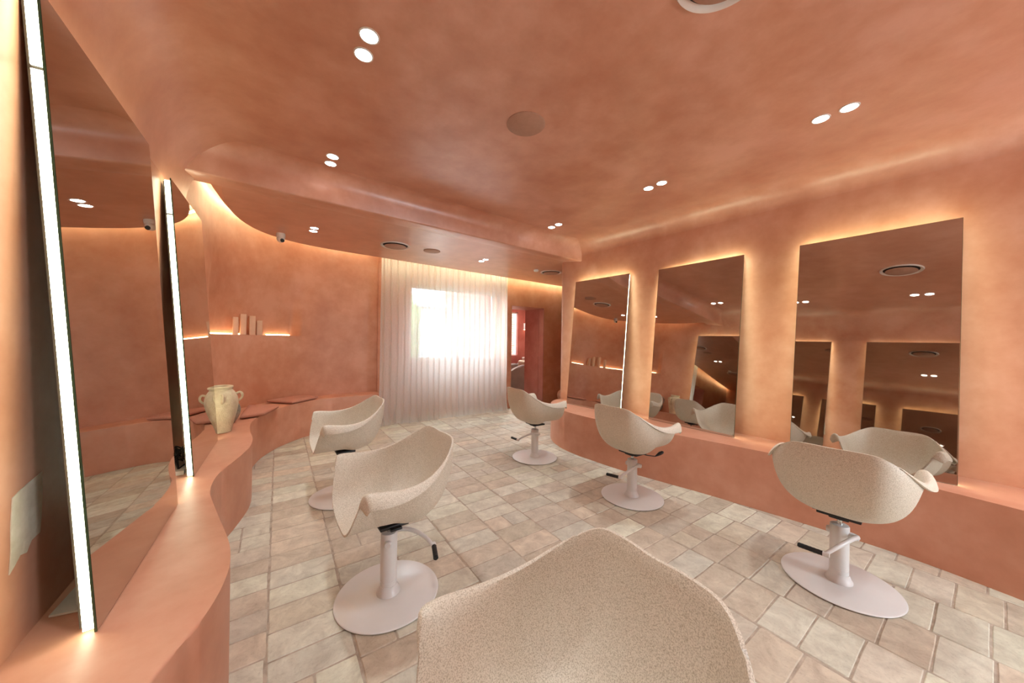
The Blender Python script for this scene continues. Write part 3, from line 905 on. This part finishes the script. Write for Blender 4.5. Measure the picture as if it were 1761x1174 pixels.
# wash room behind the doorway
bm = bmesh.new()
YR = 8.6
add_box(bm, 3.86, 5.2, YR, YR+.15, 0, 3); add_box(bm, 6.20, 7.0, YR, YR+.15, 0, 3)
add_box(bm, 5.2, 6.20, YR, YR+.15, 0, .95); add_box(bm, 5.2, 6.20, YR, YR+.15, 2.30, 3)
add_box(bm, 3.80, 3.86, 6.4, YR+.15, 0, 3)
struct(obj('wall_washroom', bm, M['dark_wall'], smooth=False), 'dark red wall of the wash room seen through the doorway', 'wall')
bm = bmesh.new(); add_box(bm, 3.8, 7.0, 6.3, 8.8, 2.98, 3.02); struct(obj('ceiling.003', bm, M['dark_wall'], smooth=False), 'wash room ceiling', 'ceiling')
t = struct(thing('window_2', 'narrow bright window of the wash room with a brick wall outside', 'window', (0, 0, 0)))
bm = bmesh.new()
for a in ((5.2, 5.24, .95, 2.3), (6.16, 6.20, .95, 2.3), (5.24, 6.16, .95, .99), (5.24, 6.16, 2.26, 2.3)): add_box(bm, a[0], a[1], YR+.06, YR+.10, a[2], a[3])
obj('window_frame', bm, M['frame'], t, smooth=False)
obj('pane', box(5.24, 6.16, YR+.078, YR+.082, .99, 2.26), M['glass'], t, smooth=False)
bm = bmesh.new(); add_box(bm, 4.6, 8.5, 9.7, 9.95, -.15, 3.2)
tag(obj('brick_wall', bm, M['brickwall'], smooth=False), 'red brick wall outside the wash room window', 'wall')
t = thing('wall_lamp', 'small white box lamp shining down on the wash room wall', 'lamp', (6.47, YR-.055, 1.76))
obj('lamp_housing', box(-.05, .05, -.05, .055, .012, .21, .006), M['fixture'], t)
obj('lamp_lens', box(-.04, .04, -.04, .04, .0, .010), M['lamp'], t, smooth=False)
# washing units
def wash_unit(label, x, y, rz):
    t = thing('washing_unit', label, 'wash chair', (x, y, 0), rz, 'hair washing units')
    def side(x0, x1):
        pts = [(-.42, .08), (.40, .08), (.44, .30), (.43, .60), (.36, .74), (.22, .80), (.05, .79), (-.12, .72), (-.30, .62), (-.42, .56), (-.46, .35)]
        pr = catmull([(p[0], p[1], 0) for p in pts], 4, closed=True)
        b = bmesh.new(); f = b.faces.new([b.verts.new((x0, p.x, p.y)) for p in pr])
        r = bmesh.ops.extrude_face_region(b, geom=[f])
        for v in [g for g in r['geom'] if isinstance(g, bmesh.types.BMVert)]: v.co.x = x1
        bmesh.ops.bevel(b, geom=[e for e in b.edges if abs(e.verts[0].co.x-e.verts[1].co.x) < 1e-6], offset=.02, segments=3, affect='EDGES')
        return b
    obj('armrest', side(-.34, -.22), M['grey_leather'], t); obj('armrest', side(.22, .34), M['grey_leather'], t)
    obj('seat', box(-.22, .22, -.45, .25, .22, .46, .04, 4), M['cream_leather'], t)
    obj('backrest', box(-.21, .21, .20, .36, .40, .90, .05, 4), M['cream_leather'], t)
    b = bmesh.new()
    pr = [(.0, .80), (.10, .80), (.16, .83), (.215, .90), (.235, .97), (.225, .975), (.20, .91), (.15, .86), (.08, .84), (0, .838)]
    add_lathe(b, pr, 40, 0, .48); bs = obj('basin', b, M['ceramic'], t)
    b = bmesh.new(); add_tube(b, catmull([(-.09, .27, .965), (-.05, .30, .93), (0, .31, .915), (.05, .30, .93), (.09, .27, .965)], 5), .018, 12)
    obj('neck_rest', b, M['black'], bs)
    obj('pedestal', box(-.13, .13, .34, .60, .0, .80, .03, 3), M['grey_leather'], t)
    obj('plinth', box(-.30, .30, -.36, .38, .0, .08, .01), M['black'], t, smooth=False)
wash_unit('nearer grey and cream hair washing unit with a white basin in the wash room', 4.98, 7.05, R(-100))
wash_unit('farther grey washing unit, mostly hidden in the wash room', 6.05, 7.95, R(-100))
ld = bpy.data.lights.new('washroom_fill_light', 'AREA'); ld.shape = 'DISK'; ld.size = .3; ld.energy = 95; ld.color = (1, .95, .9)  # added fill lamp without a fixture, brightens the dim wash room
lo = bpy.data.objects.new('washroom_fill_light', ld); C.objects.link(lo); lo.location = (5.4, 7.4, 2.93)

# ------------------------------------------------------------------ jar, vase, cushions, boxes, pot
def handle(bm, cx, cy, ang, pts, rad):
    path = catmull([(cx+math.cos(ang)*r, cy+math.sin(ang)*r, z) for r, z in pts], 5)
    add_tube(bm, path, rad, 10)
t = thing('clay_jar', 'pale clay jar with small loop handles at the end of the left bench', 'jar', (-.440, 4.16, .5))
prof = [(0, .002), (.080, .002), (.087, .010), (.090, .03), (.102, .09), (.121, .17), (.132, .235), (.135, .28), (.129, .325), (.113, .365), (.094, .392), (.084, .402), (.087, .412), (.094, .418), (.096, .428), (.090, .434), (.080, .432), (.072, .422), (.070, .40), (.074, .36), (.074, .2), (0, .15)]
pr = catmull([(a, b, 0) for a, b in prof], 3)
obj('jar_body', lathe([(max(0, p.x), p.y) for p in pr], 64), M['clay'], t, angle=60)
for a in (R(-78), R(8), R(92)):
    bm = bmesh.new(); handle(bm, 0, 0, a, [(.122, .285), (.142, .292), (.162, .318), (.161, .350), (.142, .366), (.116, .354), (.104, .352)], .010); obj('handle', bm, M['clay'], t)
t = thing('two_handled_vase', 'grey narrow-necked vase with two tall handles beside the clay jar', 'vase', (-.43, 4.56, .5))
prof = [(0, .002), (.06, .002), (.07, .01), (.10, .06), (.115, .12), (.105, .18), (.07, .23), (.042, .27), (.038, .32), (.045, .36), (.052, .375), (.045, .378), (.035, .36), (.03, .30), (0, .28)]
pr = catmull([(a, b, 0) for a, b in prof], 3)
obj('vase_body', lathe([(max(0, p.x), p.y) for p in pr], 48), M['clay_grey'], t, angle=60)
for a in (R(90), R(-90)):
    bm = bmesh.new(); handle(bm, 0, 0, a, [(.09, .19), (.13, .22), (.145, .28), (.12, .34), (.07, .355), (.04, .35)], .010); obj('handle', bm, M['clay_grey'], t)

def cushion(label, quad, h=.052):
    """pad with slightly puffed faces on a quadrilateral plan"""
    bm = bmesh.new(); n = 14
    q = [Vector((a, b, 0)) for a, b in quad]
    def pt(u, v): return (q[0]*(1-u)+q[1]*u)*(1-v)+(q[3]*(1-u)+q[2]*u)*v
    def prof(u, v):
        eu = 1-abs(2*u-1)**6; ev = 1-abs(2*v-1)**6
        return h/2*(0.45+0.55*(max(0, eu)*max(0, ev))**.5)
    top = [[bm.verts.new(pt(i/n, j/n)+Vector((0, 0, h/2+prof(i/n, j/n)))) for i in range(n+1)] for j in range(n+1)]
    bot = [[bm.verts.new(pt(i/n, j/n)+Vector((0, 0, h/2-prof(i/n, j/n)))) for i in range(n+1)] for j in range(n+1)]
    for j in range(n):
        for i in range(n):
            bm.faces.new((top[j][i], top[j][i+1], top[j+1][i+1], top[j+1][i])); bm.faces.new((bot[j][i], bot[j+1][i], bot[j+1][i+1], bot[j][i+1]))
    for k in range(n):
        bm.faces.new((bot[0][k], bot[0][k+1], top[0][k+1], top[0][k])); bm.faces.new((top[n][k], top[n][k+1], bot[n][k+1], bot[n][k]))
        bm.faces.new((top[k][0], top[k+1][0], bot[k+1][0], bot[k][0])); bm.faces.new((bot[k][n], bot[k+1][n], top[k+1][n], top[k][n]))
    o = obj('seat_cushion', bm, M['cushion'], loc=(0, 0, .502), angle=70)
    bv = o.modifiers.new('soft', 'BEVEL'); bv.width = .010; bv.segments = 3; bv.limit_method = 'ANGLE'; bv.angle_limit = R(60)
    return tag(o, label, 'cushion', 'terracotta bench cushions')
cushion('flat terracotta cushion on the bench below the shelf, nearer the curtain', [(.165, 5.37), (.50, 5.70), (.28, 5.92), (-.12, 5.66)])
cushion('flat terracotta cushion on the bench directly behind the clay jar', [(-.33, 4.64), (-.115, 4.72), (.02, 5.14), (-.30, 5.40)])

# boxes on the shelf
def niche_pt(s, back=0.02):
    """point on the shelf where a line of slope s=x/y meets the curved wall, moved back into the recess"""
    best = min(range(len(cw2)), key=lambda i: abs(slope(cw2[i])-s)+(1 if cw2[i].y < 4.3 else 0))
    return cw2[best]+nor[best]*back, nor[best]
def carton(label, s0, s1, h, back, d=.085):
    sm = (s0+s1)/2
    p, n_ = niche_pt(sm, back)
    w = (s1-s0)*p.y*0.97
    th = math.atan2(p.y, p.x)-PI/2+R(8)          # front turned toward the room
    bm = box(-w/2, w/2, 0, d, 0, h, .0015)
    o = obj('carton_box', bm, M['box'], loc=(p.x, p.y, ZS+.001)); o.rotation_euler = (0, 0, th)
    return tag(o, label, 'box', 'blush product boxes on the lit shelf')
carton('short blush carton at the left end of the shelf row', -.0845, -.0746, .215, .006, .055)
carton('tallest blush carton, second from left on the shelf', -.0700, -.0587, .262, .012, .06)
carton('blush carton third from left on the shelf', -.0544, -.0424, .25, .012, .06)
carton('shortest blush carton at the right end of the shelf row', -.0402, -.0291, .195, .010, .055)
# light strips lying on the shelf
def shelf_strip(label, s0, s1):
    idx = [i for i in range(len(cw2)) if cw2[i].y > 4.3 and s0 <= slope(cw2[i]) <= s1]
    pts = [cw2[i]+nor[i]*.085*1.0 for i in idx]
    bm = tube([(p.x, p.y, ZS+.010) for p in pts], .0065, 8)
    tag(obj('shelf_light_strip', bm, M['niche']), label, 'light strip', 'light strips on the shelf')
shelf_strip('glowing strip on the shelf left of the cartons', -.119, -.060)
shelf_strip('glowing strip on the shelf right of the cartons', -.016, .030)

# floor pot with twigs
t = thing('floor_pot', 'round terracotta floor pot holding bare twigs beside the doorway', 'pot', (5.14, 5.28, 0))
prof = [(0, .003), (.10, .003), (.12, .02), (.165, .10), (.20, .20), (.205, .27), (.18, .33), (.12, .37), (.085, .38), (.085, .40), (.095, .41), (.075, .41), (.07, .38), (.08, .3), (0, .2)]
pr = catmull([(a, b, 0) for a, b in prof], 3)
obj('pot_body', lathe([(max(0, p.x), p.y) for p in pr], 48), M['pot'], t, angle=60)
for i, pts in enumerate(([(.0, 0, .3), (.01, 0, .6), (-.02, .0, .9), (.0, 0, 1.15), (-.03, 0, 1.30), (.05, -.02, 1.42), (.02, 0, 1.52), (-.10, 0, 1.60), (-.12, 0, 1.72)],
                         [(.02, .02, .3), (-.04, .03, .6), (.02, .04, .85), (-.02, .03, 1.05), (-.06, .02, 1.2)],
                         [(-.02, .0, .3), (.03, -.03, .55), (.08, -.02, .8), (.10, 0, .95)])):
    p_ = catmull(pts, 5)
    obj('twig', tube(p_, [.009-.006*k/(len(p_)-1) for k in range(len(p_))], 8), M['twig'], t)

# driver with cables behind the second left mirror, sheet of white card behind the first
t = thing('led_driver', 'white power unit with tangled black cables behind the far left mirror', 'power unit', (-.525, 3.02, .5))
obj('driver_case', box(-.045, .035, -.03, .28, .0, .028, .004), M['cable_box'], t)
for k, seed in enumerate((1, 2, 3, 4)):
    random.seed(seed)
    pts = [(random.uniform(-.045, .035), .02+random.uniform(0, .16), random.uniform(.045, .17)) for _ in range(6)]
    pts = [(0, .02, .028)]+pts+[(-.02, .24, .035)]
    obj('cable', tube(catmull(pts, 7), .0045, 8), M['soot'], t)
bm = bmesh.new(); v = [bm.verts.new(p) for p in ((-.585, 1.70, .502), (-.49, 1.68, .502), (-.475, 1.86, .502), (-.575, 1.88, .502))]
f = bm.faces.new(v); r = bmesh.ops.extrude_face_region(bm, geom=[f])
for g in r['geom']:
    if isinstance(g, bmesh.types.BMVert): g.co.z += .006
tag(obj('white_card', bm, M['cable_box'], smooth=False), 'small white card lying behind the nearest left mirror', 'card')

# ------------------------------------------------------------------ light from outside
w = bpy.data.worlds.new('sky'); bpy.context.scene.world = w; w.use_nodes = True
nt = w.node_tree; nt.nodes.clear()
bg = nt.nodes.new('ShaderNodeBackground'); bg.inputs['Color'].default_value = (0.80, 0.91, 1.0, 1); bg.inputs['Strength'].default_value = 24.0
ow = nt.nodes.new('ShaderNodeOutputWorld'); nt.links.new(bg.outputs[0], ow.inputs[0])
for (x, y, z, sx, sy, rx) in ((2.875, YW+.2, 1.71, 1.8, 1.38, -90), (5.7, YR+.17, 1.62, .96, 1.35, -90), (3.2, YB-.12, 1.375, 1.2, 1.65, 90)):
    ld = bpy.data.lights.new('window_portal', 'AREA'); ld.shape = 'RECTANGLE'; ld.size = sx; ld.size_y = sy
    ld.cycles.is_portal = True
    lo = bpy.data.objects.new('window_portal', ld); C.objects.link(lo); lo.location = (x, y, z); lo.rotation_euler = (R(rx), 0, 0)
sun = bpy.data.lights.new('sun', 'SUN'); sun.energy = 6; sun.angle = R(1); sun.color = (1, .96, .9)
so = bpy.data.objects.new('sun', sun); C.objects.link(so); so.rotation_euler = (R(38), 0, R(25))

# ------------------------------------------------------------------ camera
cam = bpy.data.cameras.new('camera'); cam.sensor_fit = 'HORIZONTAL'; cam.sensor_width = 36.0
cam.lens = 578.0/1761*36.0; cam.clip_start = 0.02
co = bpy.data.objects.new('camera', cam); C.objects.link(co)
yaw, pit, rol = R(34.84), R(-.09), R(.9)
fw = Vector((math.sin(yaw)*math.cos(pit), math.cos(yaw)*math.cos(pit), math.sin(pit)))
rt = Vector((math.cos(yaw), -math.sin(yaw), 0)); up = rt.cross(fw)
r2 = rt*math.cos(rol)+up*math.sin(rol); u2 = up*math.cos(rol)-rt*math.sin(rol)
m = Matrix((r2, u2, -fw)).transposed().to_4x4(); m.translation = Vector((0, 0, 1.4))
co.matrix_world = m
cam.shift_x = 0; cam.shift_y = 0
bpy.context.scene.camera = co
vs = bpy.context.scene.view_settings
vs.view_transform = 'Standard'; vs.look = 'None'; vs.gamma = 1.0; vs.use_curve_mapping = False
vs.exposure = 0.0
